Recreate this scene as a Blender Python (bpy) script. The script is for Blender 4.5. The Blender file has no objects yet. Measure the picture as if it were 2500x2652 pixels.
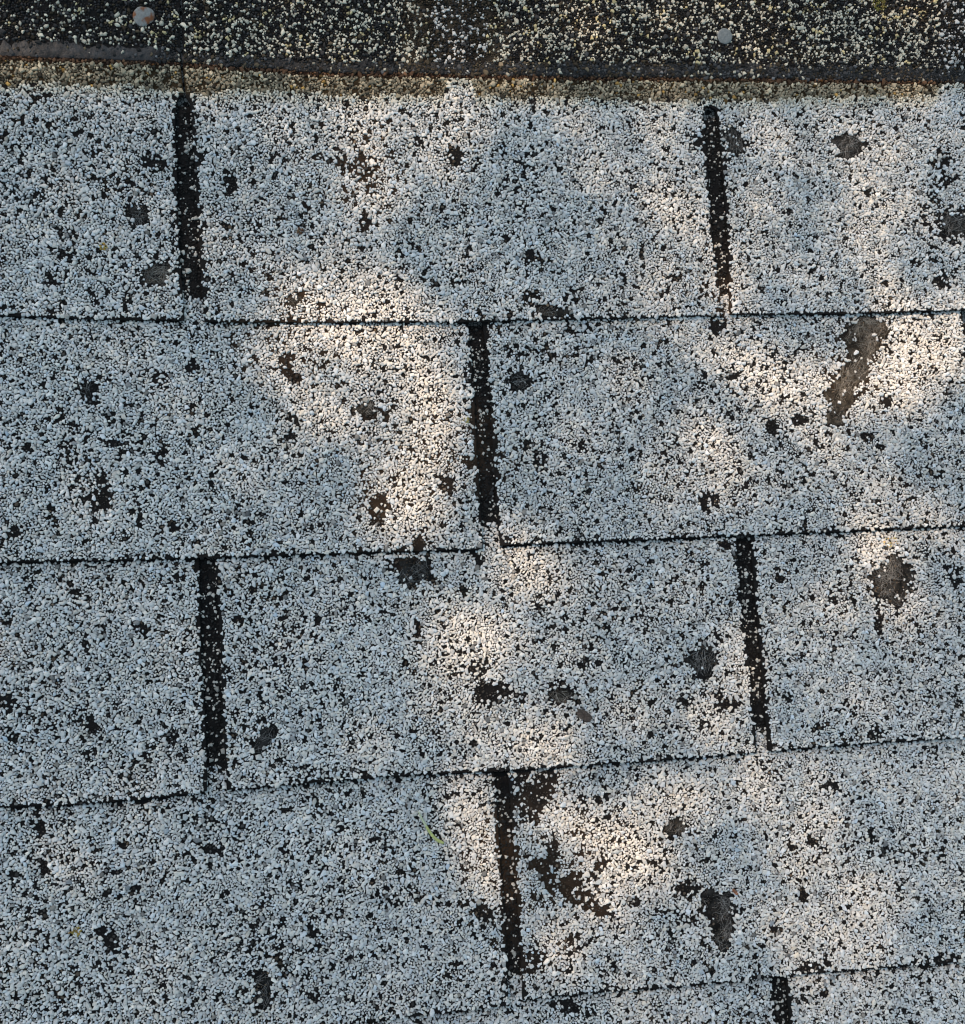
import bpy, bmesh, math, random
import numpy as np
from mathutils import Matrix, Vector

# ---------------------------------------------------------------- camera, sky, sun, exposure
scene = bpy.context.scene
col = scene.collection
rng = np.random.default_rng(7)
random.seed(7)

CAM_C = np.array([27.93564835, -152.02799397, 645.58152721]) / 1000
CAM_R = np.array([[0.9816361703499648, 0.04493511169570111, -0.18539488881182692],
                  [-0.058105203169897944, 0.9961114522392637, -0.06622507140328274],
                  [0.18169814095152348, 0.07578133315454329, 0.9804299950124336]])   # camera to world
LENS = 2300.0 / 1874.0 * 36.0
cam_d = bpy.data.cameras.new('camera')
cam_d.sensor_fit = 'HORIZONTAL'; cam_d.sensor_width = 36; cam_d.lens = LENS
cam_d.clip_start = 0.01; cam_d.clip_end = 500
cam = bpy.data.objects.new('camera', cam_d); col.objects.link(cam)
M = Matrix([list(CAM_R[i]) + [CAM_C[i]] for i in range(3)] + [[0, 0, 0, 1]])
cam.matrix_world = M
scene.camera = cam

SUN = np.array([-0.50, 0.56, 0.78]); SUN /= np.linalg.norm(SUN)
elev = math.asin(SUN[2]); azim = math.atan2(SUN[0], SUN[1])
w = bpy.data.worlds.new('World'); scene.world = w; w.use_nodes = True
nt = w.node_tree
sky = nt.nodes.new('ShaderNodeTexSky'); sky.sky_type = 'NISHITA'; sky.sun_disc = False
sky.sun_elevation = elev; sky.sun_rotation = azim
sky.air_density = 1.0; sky.dust_density = 2.0; sky.ozone_density = 0.6
bg = nt.nodes['Background']; bg.inputs['Strength'].default_value = 0.15
hs = nt.nodes.new('ShaderNodeHueSaturation'); hs.inputs['Saturation'].default_value = 0.84; hs.inputs['Hue'].default_value = 0.460
nt.links.new(sky.outputs['Color'], hs.inputs['Color']); nt.links.new(hs.outputs['Color'], bg.inputs['Color'])
sun_d = bpy.data.lights.new('sun', 'SUN'); sun_d.energy = 4.2; sun_d.angle = math.radians(0.53)
sun_d.color = (1.0, 0.71, 0.46)
sun = bpy.data.objects.new('sun', sun_d); col.objects.link(sun)
sun.rotation_euler = Vector(SUN).to_track_quat('Z', 'Y').to_euler(); sun.location = (-3, 3.5, 5)
scene.view_settings.view_transform = 'Standard'; scene.view_settings.look = 'None'
scene.view_settings.exposure = 0.20; scene.view_settings.gamma = 1
scene.cycles.pixel_filter_type = 'BLACKMAN_HARRIS'; scene.cycles.filter_width = 1.15

# ---------------------------------------------------------------- pixels of the survey photo <-> roof plane (metres)
F = 2300.0 * 2500 / 1874; CX, CY = 1250.0, 1326.0
def ip(x, y, z=0.0045):
    x = np.asarray(x, float); y = np.asarray(y, float)
    d = np.stack([(x - CX) / F, -(y - CY) / F, -np.ones_like(x)], -1) @ CAM_R.T
    k = (z - CAM_C[2]) / d[..., 2]
    return np.stack([CAM_C[0] + d[..., 0] * k, CAM_C[1] + d[..., 1] * k], -1)
def pj(u, v, z=0.0045):
    X = (np.stack([u, v, np.full_like(u, z)], -1) - CAM_C) @ CAM_R
    return CX + F * X[..., 0] / -X[..., 2], CY - F * X[..., 1] / -X[..., 2]

T = 0.0024          # shingle thickness
EXP = 0.1262        # exposure of a course

# ---------------------------------------------------------------- helpers
def tag(o, label=None, cat=None, group=None, kind=None):
    for k, v in (('label', label), ('category', cat), ('group', group), ('kind', kind)):
        if v: o[k] = v
    return o
def empty(name, loc):
    o = bpy.data.objects.new(name, None); o.empty_display_size = 0.02
    col.objects.link(o); o.location = loc
    return o
def mesh_obj(name, V, Fc, mats, parent=None, loc=(0, 0, 0), mi=None, tint=None, smooth=False):
    """V (n,3) world metres, Fc (m,3) triangles; loc = origin of the object in the world"""
    V = np.asarray(V, np.float64) - np.asarray(loc); Fc = np.asarray(Fc, np.int32)
    me = bpy.data.meshes.new(name)
    me.vertices.add(len(V)); me.vertices.foreach_set('co', V.astype(np.float32).ravel())
    me.loops.add(Fc.size); me.loops.foreach_set('vertex_index', Fc.ravel())
    me.polygons.add(len(Fc)); me.polygons.foreach_set('loop_start', np.arange(0, Fc.size, 3, dtype=np.int32))
    for m in mats: me.materials.append(m)
    if mi is not None: me.polygons.foreach_set('material_index', np.asarray(mi, np.int32))
    me.update(calc_edges=True)
    me.polygons.foreach_set('use_smooth', np.full(len(Fc), smooth))
    if tint is not None:
        a = me.attributes.new('tint', 'FLOAT_COLOR', 'POINT')
        t = np.ones((len(V), 4), np.float32); t[:, :3] = tint
        a.data.foreach_set('color', t.ravel())
    o = bpy.data.objects.new(name, me); col.objects.link(o)
    if parent is not None: o.parent = parent
    else: o.location = loc
    return o
def gn(shape, seed):                       # smooth value noise lookup
    r = np.random.default_rng(seed); g = r.uniform(-1, 1, (257, 257))
    def f(x, y):
        x = np.asarray(x, float); y = np.asarray(y, float)
        xi = np.floor(x).astype(int); yi = np.floor(y).astype(int); fx = x - xi; fy = y - yi
        fx = fx * fx * (3 - 2 * fx); fy = fy * fy * (3 - 2 * fy); xi %= 256; yi %= 256
        return (g[xi, yi] * (1 - fx) + g[xi + 1, yi] * fx) * (1 - fy) + (g[xi, yi + 1] * (1 - fx) + g[xi + 1, yi + 1] * fx) * fy
    return f
N1, N2, N3, N4, NC = (gn(0, s) for s in (1, 2, 3, 4, 5))

# ---------------------------------------------------------------- materials
def mat(name):
    m = bpy.data.materials.new(name); m.use_nodes = True
    b = m.node_tree.nodes['Principled BSDF']
    return m, m.node_tree, b
def tinted(name, rough, spec, scale, amount, bump=0.0, bscale=2000):
    m, t, b = mat(name); n = t.nodes; l = t.links
    a = n.new('ShaderNodeAttribute'); a.attribute_name = 'tint'
    tc = n.new('ShaderNodeTexCoord')
    no = n.new('ShaderNodeTexNoise'); no.inputs['Scale'].default_value = scale; no.inputs['Detail'].default_value = 4
    mr = n.new('ShaderNodeMapRange'); mr.inputs['To Min'].default_value = 1 - amount; mr.inputs['To Max'].default_value = 1 + amount
    mr.inputs['From Min'].default_value = 0.3; mr.inputs['From Max'].default_value = 0.7
    mx = n.new('ShaderNodeVectorMath'); mx.operation = 'SCALE'
    l.new(tc.outputs['Object'], no.inputs['Vector']); l.new(no.outputs['Fac'], mr.inputs['Value'])
    l.new(a.outputs['Color'], mx.inputs[0]); l.new(mr.outputs['Result'], mx.inputs['Scale'])
    l.new(mx.outputs['Vector'], b.inputs['Base Color'])
    b.inputs['Roughness'].default_value = rough; b.inputs['Specular IOR Level'].default_value = spec
    if bump:
        n2 = n.new('ShaderNodeTexNoise'); n2.inputs['Scale'].default_value = bscale; n2.inputs['Detail'].default_value = 5
        bp = n.new('ShaderNodeBump'); bp.inputs['Strength'].default_value = bump; bp.inputs['Distance'].default_value = 0.0004
        l.new(tc.outputs['Object'], n2.inputs['Vector']); l.new(n2.outputs['Fac'], bp.inputs['Height']); l.new(bp.outputs['Normal'], b.inputs['Normal'])
    return m
m_gran = tinted('mineral_granules', 0.75, 0.2, 1600, 0.12)
m_bit = tinted('bitumen', 0.85, 0.12, 260, 0.35, 0.9, 900)
m_seal = tinted('sealant_bitumen', 0.5, 0.35, 300, 0.5, 1.0, 900)
m_mat = tinted('exposed_glass_mat', 0.85, 0.12, 300, 0.55, 0.8, 1400)
m_fib = tinted('glass_fibre', 0.4, 0.5, 300, 0.2)
m_org = tinted('organic', 0.7, 0.3, 900, 0.25, 0.5, 1500)
def metal(name, rust_lo):
    m, t, b = mat(name); n = t.nodes; l = t.links
    tc = n.new('ShaderNodeTexCoord'); no = n.new('ShaderNodeTexNoise'); no.inputs['Scale'].default_value = 190; no.inputs['Detail'].default_value = 6
    cr = n.new('ShaderNodeValToRGB'); e = cr.color_ramp.elements
    e[0].position = rust_lo; e[0].color = (0.30, 0.32, 0.32, 1); e[1].position = rust_lo + 0.10; e[1].color = (0.24, 0.08, 0.022, 1)
    n2 = n.new('ShaderNodeTexNoise'); n2.inputs['Scale'].default_value = 900; n2.inputs['Detail'].default_value = 8
    mx = n.new('ShaderNodeMix'); mx.data_type = 'RGBA'; mx.blend_type = 'MULTIPLY'; mx.inputs['Factor'].default_value = 0.6
    bp = n.new('ShaderNodeBump'); bp.inputs['Strength'].default_value = 0.6; bp.inputs['Distance'].default_value = 0.0003
    l.new(tc.outputs['Object'], no.inputs['Vector']); l.new(tc.outputs['Object'], n2.inputs['Vector'])
    l.new(no.outputs['Fac'], cr.inputs['Fac']); l.new(cr.outputs['Color'], mx.inputs['A']); l.new(n2.outputs['Fac'], mx.inputs['B'])
    l.new(mx.outputs['Result'], b.inputs['Base Color']); l.new(n2.outputs['Fac'], bp.inputs['Height']); l.new(bp.outputs['Normal'], b.inputs['Normal'])
    b.inputs['Metallic'].default_value = 0.1; b.inputs['Roughness'].default_value = 0.55
    return m
m_zinc = metal('dull_zinc', 0.70); m_rust = metal('rusting_zinc', 0.50)
def plain(name, c, rough=0.8, scale=3.0, amt=0.3):
    m, t, b = mat(name); n = t.nodes; l = t.links
    tc = n.new('ShaderNodeTexCoord'); no = n.new('ShaderNodeTexNoise'); no.inputs['Scale'].default_value = scale; no.inputs['Detail'].default_value = 6
    cr = n.new('ShaderNodeValToRGB'); e = cr.color_ramp.elements; e[0].position = .3; e[1].position = .7
    e[0].color = (*[x * (1 - amt) for x in c], 1); e[1].color = (*[x * (1 + amt) for x in c], 1)
    l.new(tc.outputs['Object'], no.inputs['Vector']); l.new(no.outputs['Fac'], cr.inputs['Fac']); l.new(cr.outputs['Color'], b.inputs['Base Color'])
    b.inputs['Roughness'].default_value = rough
    return m
m_bark = plain('bark', (0.12, 0.09, 0.065), 0.9, 12)
m_leaf = plain('leaf', (0.06, 0.11, 0.03), 0.6, 4)
m_grass = plain('ground_grass', (0.05, 0.08, 0.03), 0.9, 2)
def deck_mat():                            # weathered mineral roll beyond the modelled shingles
    m, t, b = mat('mineral_roll_surface'); n = t.nodes; l = t.links
    tc = n.new('ShaderNodeTexCoord'); vo = n.new('ShaderNodeTexVoronoi'); vo.inputs['Scale'].default_value = 520
    vd = n.new('ShaderNodeTexVoronoi'); vd.feature = 'DISTANCE_TO_EDGE'; vd.inputs['Scale'].default_value = 520
    cr = n.new('ShaderNodeValToRGB'); e = cr.color_ramp.elements; e[0].position = 0.05; e[0].color = (.02, .02, .02, 1); e[1].position = .12; e[1].color = (1, 1, 1, 1)
    sp = n.new('ShaderNodeSeparateColor'); c2 = n.new('ShaderNodeValToRGB'); e = c2.color_ramp.elements
    e[0].position = .15; e[0].color = (.02, .02, .02, 1); e[1].position = .2; e[1].color = (.5, .49, .47, 1)
    mx = n.new('ShaderNodeMix'); mx.data_type = 'RGBA'; mx.blend_type = 'MULTIPLY'; mx.inputs['Factor'].default_value = 1
    for x in (vo, vd): l.new(tc.outputs['Object'], x.inputs['Vector'])
    l.new(vd.outputs['Distance'], cr.inputs['Fac']); l.new(vo.outputs['Color'], sp.inputs['Color']); l.new(sp.outputs['Red'], c2.inputs['Fac'])
    l.new(cr.outputs['Color'], mx.inputs['A']); l.new(c2.outputs['Color'], mx.inputs['B']); l.new(mx.outputs['Result'], b.inputs['Base Color'])
    b.inputs['Roughness'].default_value = .85
    return m
m_deck = deck_mat()

# ---------------------------------------------------------------- setting
def box(name, x0, x1, y0, y1, z0, z1, m):
    V = [(x, y, z) for x in (x0, x1) for y in (y0, y1) for z in (z0, z1)]
    Q = [(0, 1, 3, 2), (4, 6, 7, 5), (0, 4, 5, 1), (2, 3, 7, 6), (0, 2, 6, 4), (1, 5, 7, 3)]
    Fc = [t for a, b, c, d in Q for t in ((a, b, c), (a, c, d))]
    return mesh_obj(name, V, Fc, [m], loc=((x0 + x1) / 2, (y0 + y1) / 2, z0))
tag(box('ground', -60, 60, -60, 60, -2.9, -2.6, m_grass), kind='structure')
tag(box('roof_deck', -1.1, 1.4, -1.2, 0.7, -0.12, -0.0036, m_deck), kind='structure')

# ---------------------------------------------------------------- survey of edges (photo pixels, full size)
U0, U1, V0, V1 = -0.185, 0.515, -0.505, 0.245     # modelled extent of the shingles (wider than the frame)
def P(*pts): return np.array(pts, float)
BUTT = {
 'A': P((0, 818), (260, 826), (475, 830)),
 'B': P((528, 832), (900, 835), (1200, 833), (1600, 823), (1862, 818), (1890, 814), (2200, 812), (2500, 802)),
 'C': P((0, 1456), (300, 1450), (530, 1445), (830, 1434), (1251, 1422)),
 'D': P((1297, 1412), (1600, 1400), (1900, 1388), (2200, 1375), (2500, 1362)),
 'E': P((0, 2090), (200, 2083), (400, 2066), (535, 2050)),
 'F': P((588, 2046), (850, 2023), (1100, 2005), (1300, 1995), (1500, 1983), (1700, 1970), (1958, 1948), (2200, 1928), (2500, 1910)),
 'G': P((0, 2752), (600, 2688), (920, 2650), (1100, 2628), (1316, 2602)),
 'H': P((1352, 2590), (1600, 2566), (1840, 2548), (2100, 2520), (2500, 2490)),
 'I': P((0, 3370), (1200, 3240), (2500, 3080)), 'J': P((0, 3990), (1200, 3850), (2500, 3680)),
}
SLOT = {   # left edge, right edge (top to bottom), photo row where the dark floor ends
 1: (P((469, 243), (458, 256), (455, 268), (453, 300), (458, 500), (468, 700), (478, 832)), P((479, 243), (489, 256), (493, 268), (497, 300), (508, 480), (520, 700), (529, 832)), 768),
 2: (P((1838, 272), (1829, 280), (1826, 300), (1835, 432), (1847, 624), (1862, 749), (1868, 818)), P((1846, 272), (1857, 280), (1862, 300), (1874, 432), (1888, 624), (1891, 814)), 770),
 3: (P((1212, 800), (1227, 994), (1237, 1186), (1246, 1330), (1251, 1424)), P((1250, 800), (1273, 1028), (1282, 1215), (1290, 1359), (1297, 1414)), 1327),
 4: (P((514, 1400), (521, 1714), (530, 1846), (535, 1966), (537, 2052)), P((555, 1400), (571, 1666), (578, 1894), (583, 1966), (588, 2046)), 1970),
 5: (P((1908, 1350), (1922, 1570), (1941, 1714), (1953, 1860), (1960, 1950)), P((1946, 1350), (1962, 1570), (1974, 1714), (1984, 1860), (1991, 1946)), 1871),
 6: (P((1279, 1955), (1294, 2182), (1306, 2374), (1314, 2518), (1317, 2602)), P((1314, 1955), (1333, 2182), (1345, 2374), (1352, 2518), (1354, 2590)), 2524),
 7: (P((2002, 2480), (2010, 2652), (2040, 3140)), P((2036, 2480), (2049, 2652), (2080, 3135)), 3060),
}
bx = {}                                     # butt line of each strip as plane polyline v(u)
for k, p in BUTT.items():
    q = ip(p[:, 0], p[:, 1]); q = q[np.argsort(q[:, 0])]
    s0 = (q[1] - q[0]) / (q[1, 0] - q[0, 0]); s1 = (q[-1] - q[-3 if len(q) > 2 else -2]); s1 = s1 / s1[0]
    q = np.vstack([q[0] + s0 * (-0.5), q, q[-1] + s1 * 0.5]); bx[k] = q
def vbutt(k, u): return np.interp(u, bx[k][:, 0], bx[k][:, 1])
def ztop(k, u, v):
    d = v - vbutt(k, u)
    curl = (.00025 + .0009 * np.clip(NC(np.asarray(u) * 17 + ord(k) * 3.7, 0 * u + ord(k)), 0, 1)) * np.exp(-np.clip(d, 0, 1) / .011)
    return 2 * T - T * d / EXP + curl
sl = {}                                     # slot edges as u(v)
for k, (L, R, fl) in SLOT.items():
    a = ip(L[:, 0], L[:, 1]); b = ip(R[:, 0], R[:, 1])
    sl[k] = (a[np.argsort(a[:, 1])], b[np.argsort(b[:, 1])])
for new, src in ((8, 3), (9, 6)):           # next cutouts, just outside the frame on the right
    sl[new] = tuple(e + np.array([0.305, 0.006]) for e in sl[src])
sl[10] = tuple(e + np.array([-0.3065, -0.004]) for e in sl[7])
def uL(s, v): e = sl[s][0]; return np.interp(v, e[:, 1], e[:, 0])
def uR(s, v): e = sl[s][1]; return np.interp(v, e[:, 1], e[:, 0])

# strips: tabs between (left slot, right slot); joint = the slot is a joint between two strips
STRIP = {
 'A': dict(tabs=[(None, 1)], top=V1), 'B': dict(tabs=[(1, 2), (2, None)], top=V1),
 'C': dict(tabs=[(None, 3)]), 'D': dict(tabs=[(3, 8), (8, None)]),
 'E': dict(tabs=[(None, 4)]), 'F': dict(tabs=[(4, 5), (5, None)]),
 'G': dict(tabs=[(None, 6)]), 'H': dict(tabs=[(6, 9), (9, None)]),
 'I': dict(tabs=[(None, 10), (10, 7), (7, None)]), 'J': dict(tabs=[]),
}
JOINT = {'A': (None, 1), 'B': (1, None), 'C': (None, 3), 'D': (3, None), 'E': (None, 4), 'F': (4, None), 'G': (None, 6), 'H': (6, None), 'I': (None, None), 'J': (None, None)}
ABOVE = {'C': ('A', 'B', 1), 'D': ('B', 'B', 1), 'E': ('C', 'C', 3), 'F': ('C', 'D', 3), 'G': ('E', 'F', 4), 'H': ('F', 'F', 4), 'I': ('G', 'H', 6), 'J': ('I', 'I', 6)}
def vabove(k, u):
    a, b, s = ABOVE[k]; vb = vbutt(a, u)
    if a == b: return vb
    us = uL(s, sl[s][0][0, 1]) + .004
    return np.where(u < us, vb, vbutt(b, u))
# upper end of the tabs (where the cutouts begin)
def vtab_top(k, u):
    if k in 'AB':
        return np.interp(u, [ip(470, 250)[0], ip(1845, 276)[0]], [ip(470, 243)[1], ip(1845, 272)[1]])
    return vabove(k, u) + 0.004
def vheadlap_top(k, u):
    return V1 + 0 * u if k in 'AB' else vbutt(k, u) + EXP * 2 - 0.006
JU = ip(np.array([468., 468., 470., 478.]), np.array([-200., 0., 165., 245.]))     # the hairline joint above the first cutout
JU = JU[np.argsort(JU[:, 1])]
def ujoint(k, side, v):
    """u of the strip's own end above its tabs"""
    s = JOINT[k][side]
    if s is None: return np.full_like(v, U0 if side == 0 else U1)
    if k in 'AB': return np.interp(v, JU[:, 1], JU[:, 0]) + (-0.0006 if side == 1 else 0.0006)
    c = (uL(s, vbutt(k, sl[s][0][0, 0]) + EXP * .95) + uR(s, vbutt(k, sl[s][1][0, 0]) + EXP * .95)) / 2
    return c + (-0.001 if side == 1 else 0.001) + 0 * v

# zones of the top course, photo rows
def ytop_seal(x): return np.interp(x, [0, 300, 410, 470, 560, 720, 900, 1100, 1700, 2000, 2300, 2500], [101, 108, 118, 135, 140, 144, 156, 154, 155, 160, 168, 172])
def ybot_seal(x): return np.interp(x, [0, 240, 470, 560, 720, 800, 1100, 1180, 1500, 1850, 2200, 2500], [142, 150, 157, 166, 175, 183, 185, 190, 195, 199, 203, 208])
def ybot_band(x): return np.interp(x, [0, 230, 480, 700, 850, 1050, 1150, 1165, 1225, 1235, 1600, 1900, 2425, 2445], [213, 220, 232, 235, 242, 246, 240, 205, 205, 248, 252, 254, 250, 212])

BIT = np.array([0.012, 0.011, 0.011])
def base_tint(u, v, k):
    t = np.tile(BIT, (len(u), 1))
    px, py = pj(u, v)
    if k in 'AB':
        n = N1(px / 60, py / 25) * 8
        band = (py > ybot_seal(px) - 2) & (py < ybot_band(px) + n)
        t[band] = (0.036, 0.025, 0.013)
        edge = np.abs(py - ybot_seal(px) - 3) < 6
        t[edge] = (0.018, 0.009, 0.006)
        dust = (py < ytop_seal(px)) & (np.abs(px - 1180) < 140)
        t[dust] = t[dust] * 0.5 + np.array((0.065, 0.052, 0.036)) * (0.5 + 0.5 * N2(px[dust] / 30, py[dust] / 60))[:, None]
    # rusty brown stain where the dust collects
    for (sx, sy, r) in ((740, 880, 160), (930, 450, 150), (760, 780, 90), (960, 1250, 190), (1400, 2260, 220), (2200, 960, 150), (1870, 770, 60), (1300, 2200, 90), (1240, 1150, 110)):
        wgt = np.clip(1.15 - np.hypot(px - sx, py - sy) / r + 0.5 * N3(px / 40, py / 40), 0, 1)[:, None]
        t = t * (1 - wgt) + np.array((0.036, 0.024, 0.016)) * wgt
    return t

def grid_slab(k, edgeL, edgeR, vlo, vhi, nu, nv, bot_noise):
    """thin slab between two side curves and two end lines; returns V, F"""
    s = np.linspace(0, 1, nu); r = np.linspace(0, 1, nv)
    r = np.where(r < .5, r, r)
    S, R_ = np.meshgrid(s, r)
    # iterate: v depends on u weakly
    u = edgeL(np.zeros_like(S)) * (1 - S) + edgeR(np.zeros_like(S)) * S
    for _ in range(4):
        v = vlo(u) * (1 - R_) + vhi(u) * R_
        u = edgeL(v) * (1 - S) + edgeR(v) * S
    if bot_noise:
        v = v + bot_noise * (N1(u * 300, 0 * u) * .6 + N2(u * 1100, 0 * u) * .4) * np.clip(1 - R_ * 12, 0, 1)
        e = bot_noise * 0.8 * (N3(v * 500, 0 * v + 9.3))
        u = u + e * (np.clip(1 - S * 40, 0, 1) + np.clip(1 - (1 - S) * 40, 0, 1))
    z = ztop(k, u, v) + 0.00012 * N4(u * 60, v * 60) + 0.0003 * N2(u * 12, v * 12)
    V = np.stack([u, v, z], -1).reshape(-1, 3)
    Vb = V.copy(); Vb[:, 2] -= T * 0.93
    n = nu * nv
    idx = np.arange(n).reshape(nv, nu)
    a, b, c, d = idx[:-1, :-1].ravel(), idx[:-1, 1:].ravel(), idx[1:, 1:].ravel(), idx[1:, :-1].ravel()
    Ft = np.concatenate([np.stack([a, b, c], 1), np.stack([a, c, d], 1)])
    Fb = Ft[:, ::-1] + n
    ring = np.concatenate([idx[0, :-1], idx[:-1, -1], idx[-1, :0:-1], idx[:0:-1, 0]])
    nx = np.roll(ring, -1)
    Fs = np.concatenate([np.stack([ring, ring + n, nx + n], 1), np.stack([ring, nx + n, nx], 1)])
    return np.concatenate([V, Vb]), np.concatenate([Ft, Fb, Fs])

# ---------------------------------------------------------------- granule shapes
SHAPES = []
for i in range(36):
    bm = bmesh.new(); r = np.random.default_rng(100 + i)
    k = r.integers(4, 7); a0 = r.uniform(0, 6.28); an = a0 + np.cumsum(r.dirichlet(np.full(k, 9.0))) * 2 * math.pi
    for a in an: bm.verts.new((math.cos(a) * r.uniform(.9, 1.15), math.sin(a) * r.uniform(.9, 1.15), r.uniform(-.15, .35)))
    for a in an: bm.verts.new((math.cos(a) * r.uniform(.55, .85), math.sin(a) * r.uniform(.55, .85), r.uniform(.72, 1.0)))
    bm.verts.new((r.uniform(-.2, .2), r.uniform(-.2, .2), r.uniform(.92, 1.08))); bm.verts.new((0, 0, -.5))
    bmesh.ops.convex_hull(bm, input=bm.verts[:]); bmesh.ops.triangulate(bm, faces=bm.faces[:])
    bm.normal_update()
    fs = [f for f in bm.faces if f.normal.z > -0.12]
    vs = sorted({v.index for f in fs for v in f.verts}) if False else None
    bm.verts.index_update(); use = []
    for f in fs:
        for v in f.verts:
            if v.index not in use: use.append(v.index)
    mp = {j: n for n, j in enumerate(use)}
    bm.verts.ensure_lookup_table()
    SHAPES.append((np.array([bm.verts[j].co[:] for j in use]), np.array([[mp[v.index] for v in f.verts] for f in fs], np.int32)))
    bm.free()

def granules(c, rad, asp, ang, hgt, tint, tilt=0.13, r=rng):
    """c (n,3) centres at the surface; returns V, F, tint arrays of all granules"""
    n = len(c); sh = r.integers(0, len(SHAPES), n); Vs, Fs, Ts = [], [], []; off = 0
    tx = r.normal(0, tilt, n); ty = r.normal(0, tilt, n)
    for i, (sv, sf) in enumerate(SHAPES):
        m = np.nonzero(sh == i)[0]
        if not len(m): continue
        x = sv[None, :, 0] * (rad * np.sqrt(asp))[m, None]; y = sv[None, :, 1] * (rad / np.sqrt(asp))[m, None]
        z = sv[None, :, 2] * hgt[m, None] + tx[m, None] * x + ty[m, None] * y
        ca, sa = np.cos(ang[m])[:, None], np.sin(ang[m])[:, None]
        V = np.stack([x * ca - y * sa, x * sa + y * ca, z], -1) + c[m, None, :]
        Vs.append(V.reshape(-1, 3)); Fs.append((sf[None] + (np.arange(len(m)) * len(sv))[:, None, None]).reshape(-1, 3) + off)
        Ts.append(np.repeat(tint[m], len(sv), 0)); off += len(m) * len(sv)
    return np.concatenate(Vs), np.concatenate(Fs), np.concatenate(Ts)

# packed lattice of granule centres over the whole modelled roof
def lattice(s, seed, seedr):
    r = np.random.default_rng(seed)
    nx = int((U1 - U0) / s) + 1; ny = int((V1 - V0) / (s * .866)) + 1
    I, J = np.meshgrid(np.arange(nx), np.arange(ny), indexing='ij')
    p = np.stack([U0 + (I + .5 * (J % 2)) * s, V0 + J * s * .866], -1) + r.uniform(-.48, .48, (nx, ny, 2)) * s
    rad = s * np.clip(r.lognormal(-.69, .35, (nx, ny)), .24, 1.12)
    for it in range(5):
        acc = np.zeros_like(p)
        for di in range(-2, 3):
            for dj in range(-2, 3):
                if di == dj == 0: continue
                q = np.roll(p, (-di, -dj), (0, 1)); rq = np.roll(rad, (-di, -dj), (0, 1))
                d = p - q; L = np.hypot(d[..., 0], d[..., 1]) + 1e-9
                want = (rad + rq) * 1.10
                f = np.where((L < want) & (L < 3 * s), (want - L) * .28 / L, 0)
                acc += d * f[..., None]
        p += np.clip(acc, -.4 * s, .4 * s)
    return p.reshape(-1, 2), rad.ravel()
GP, GR = lattice(0.00160, 11, 12)

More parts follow.
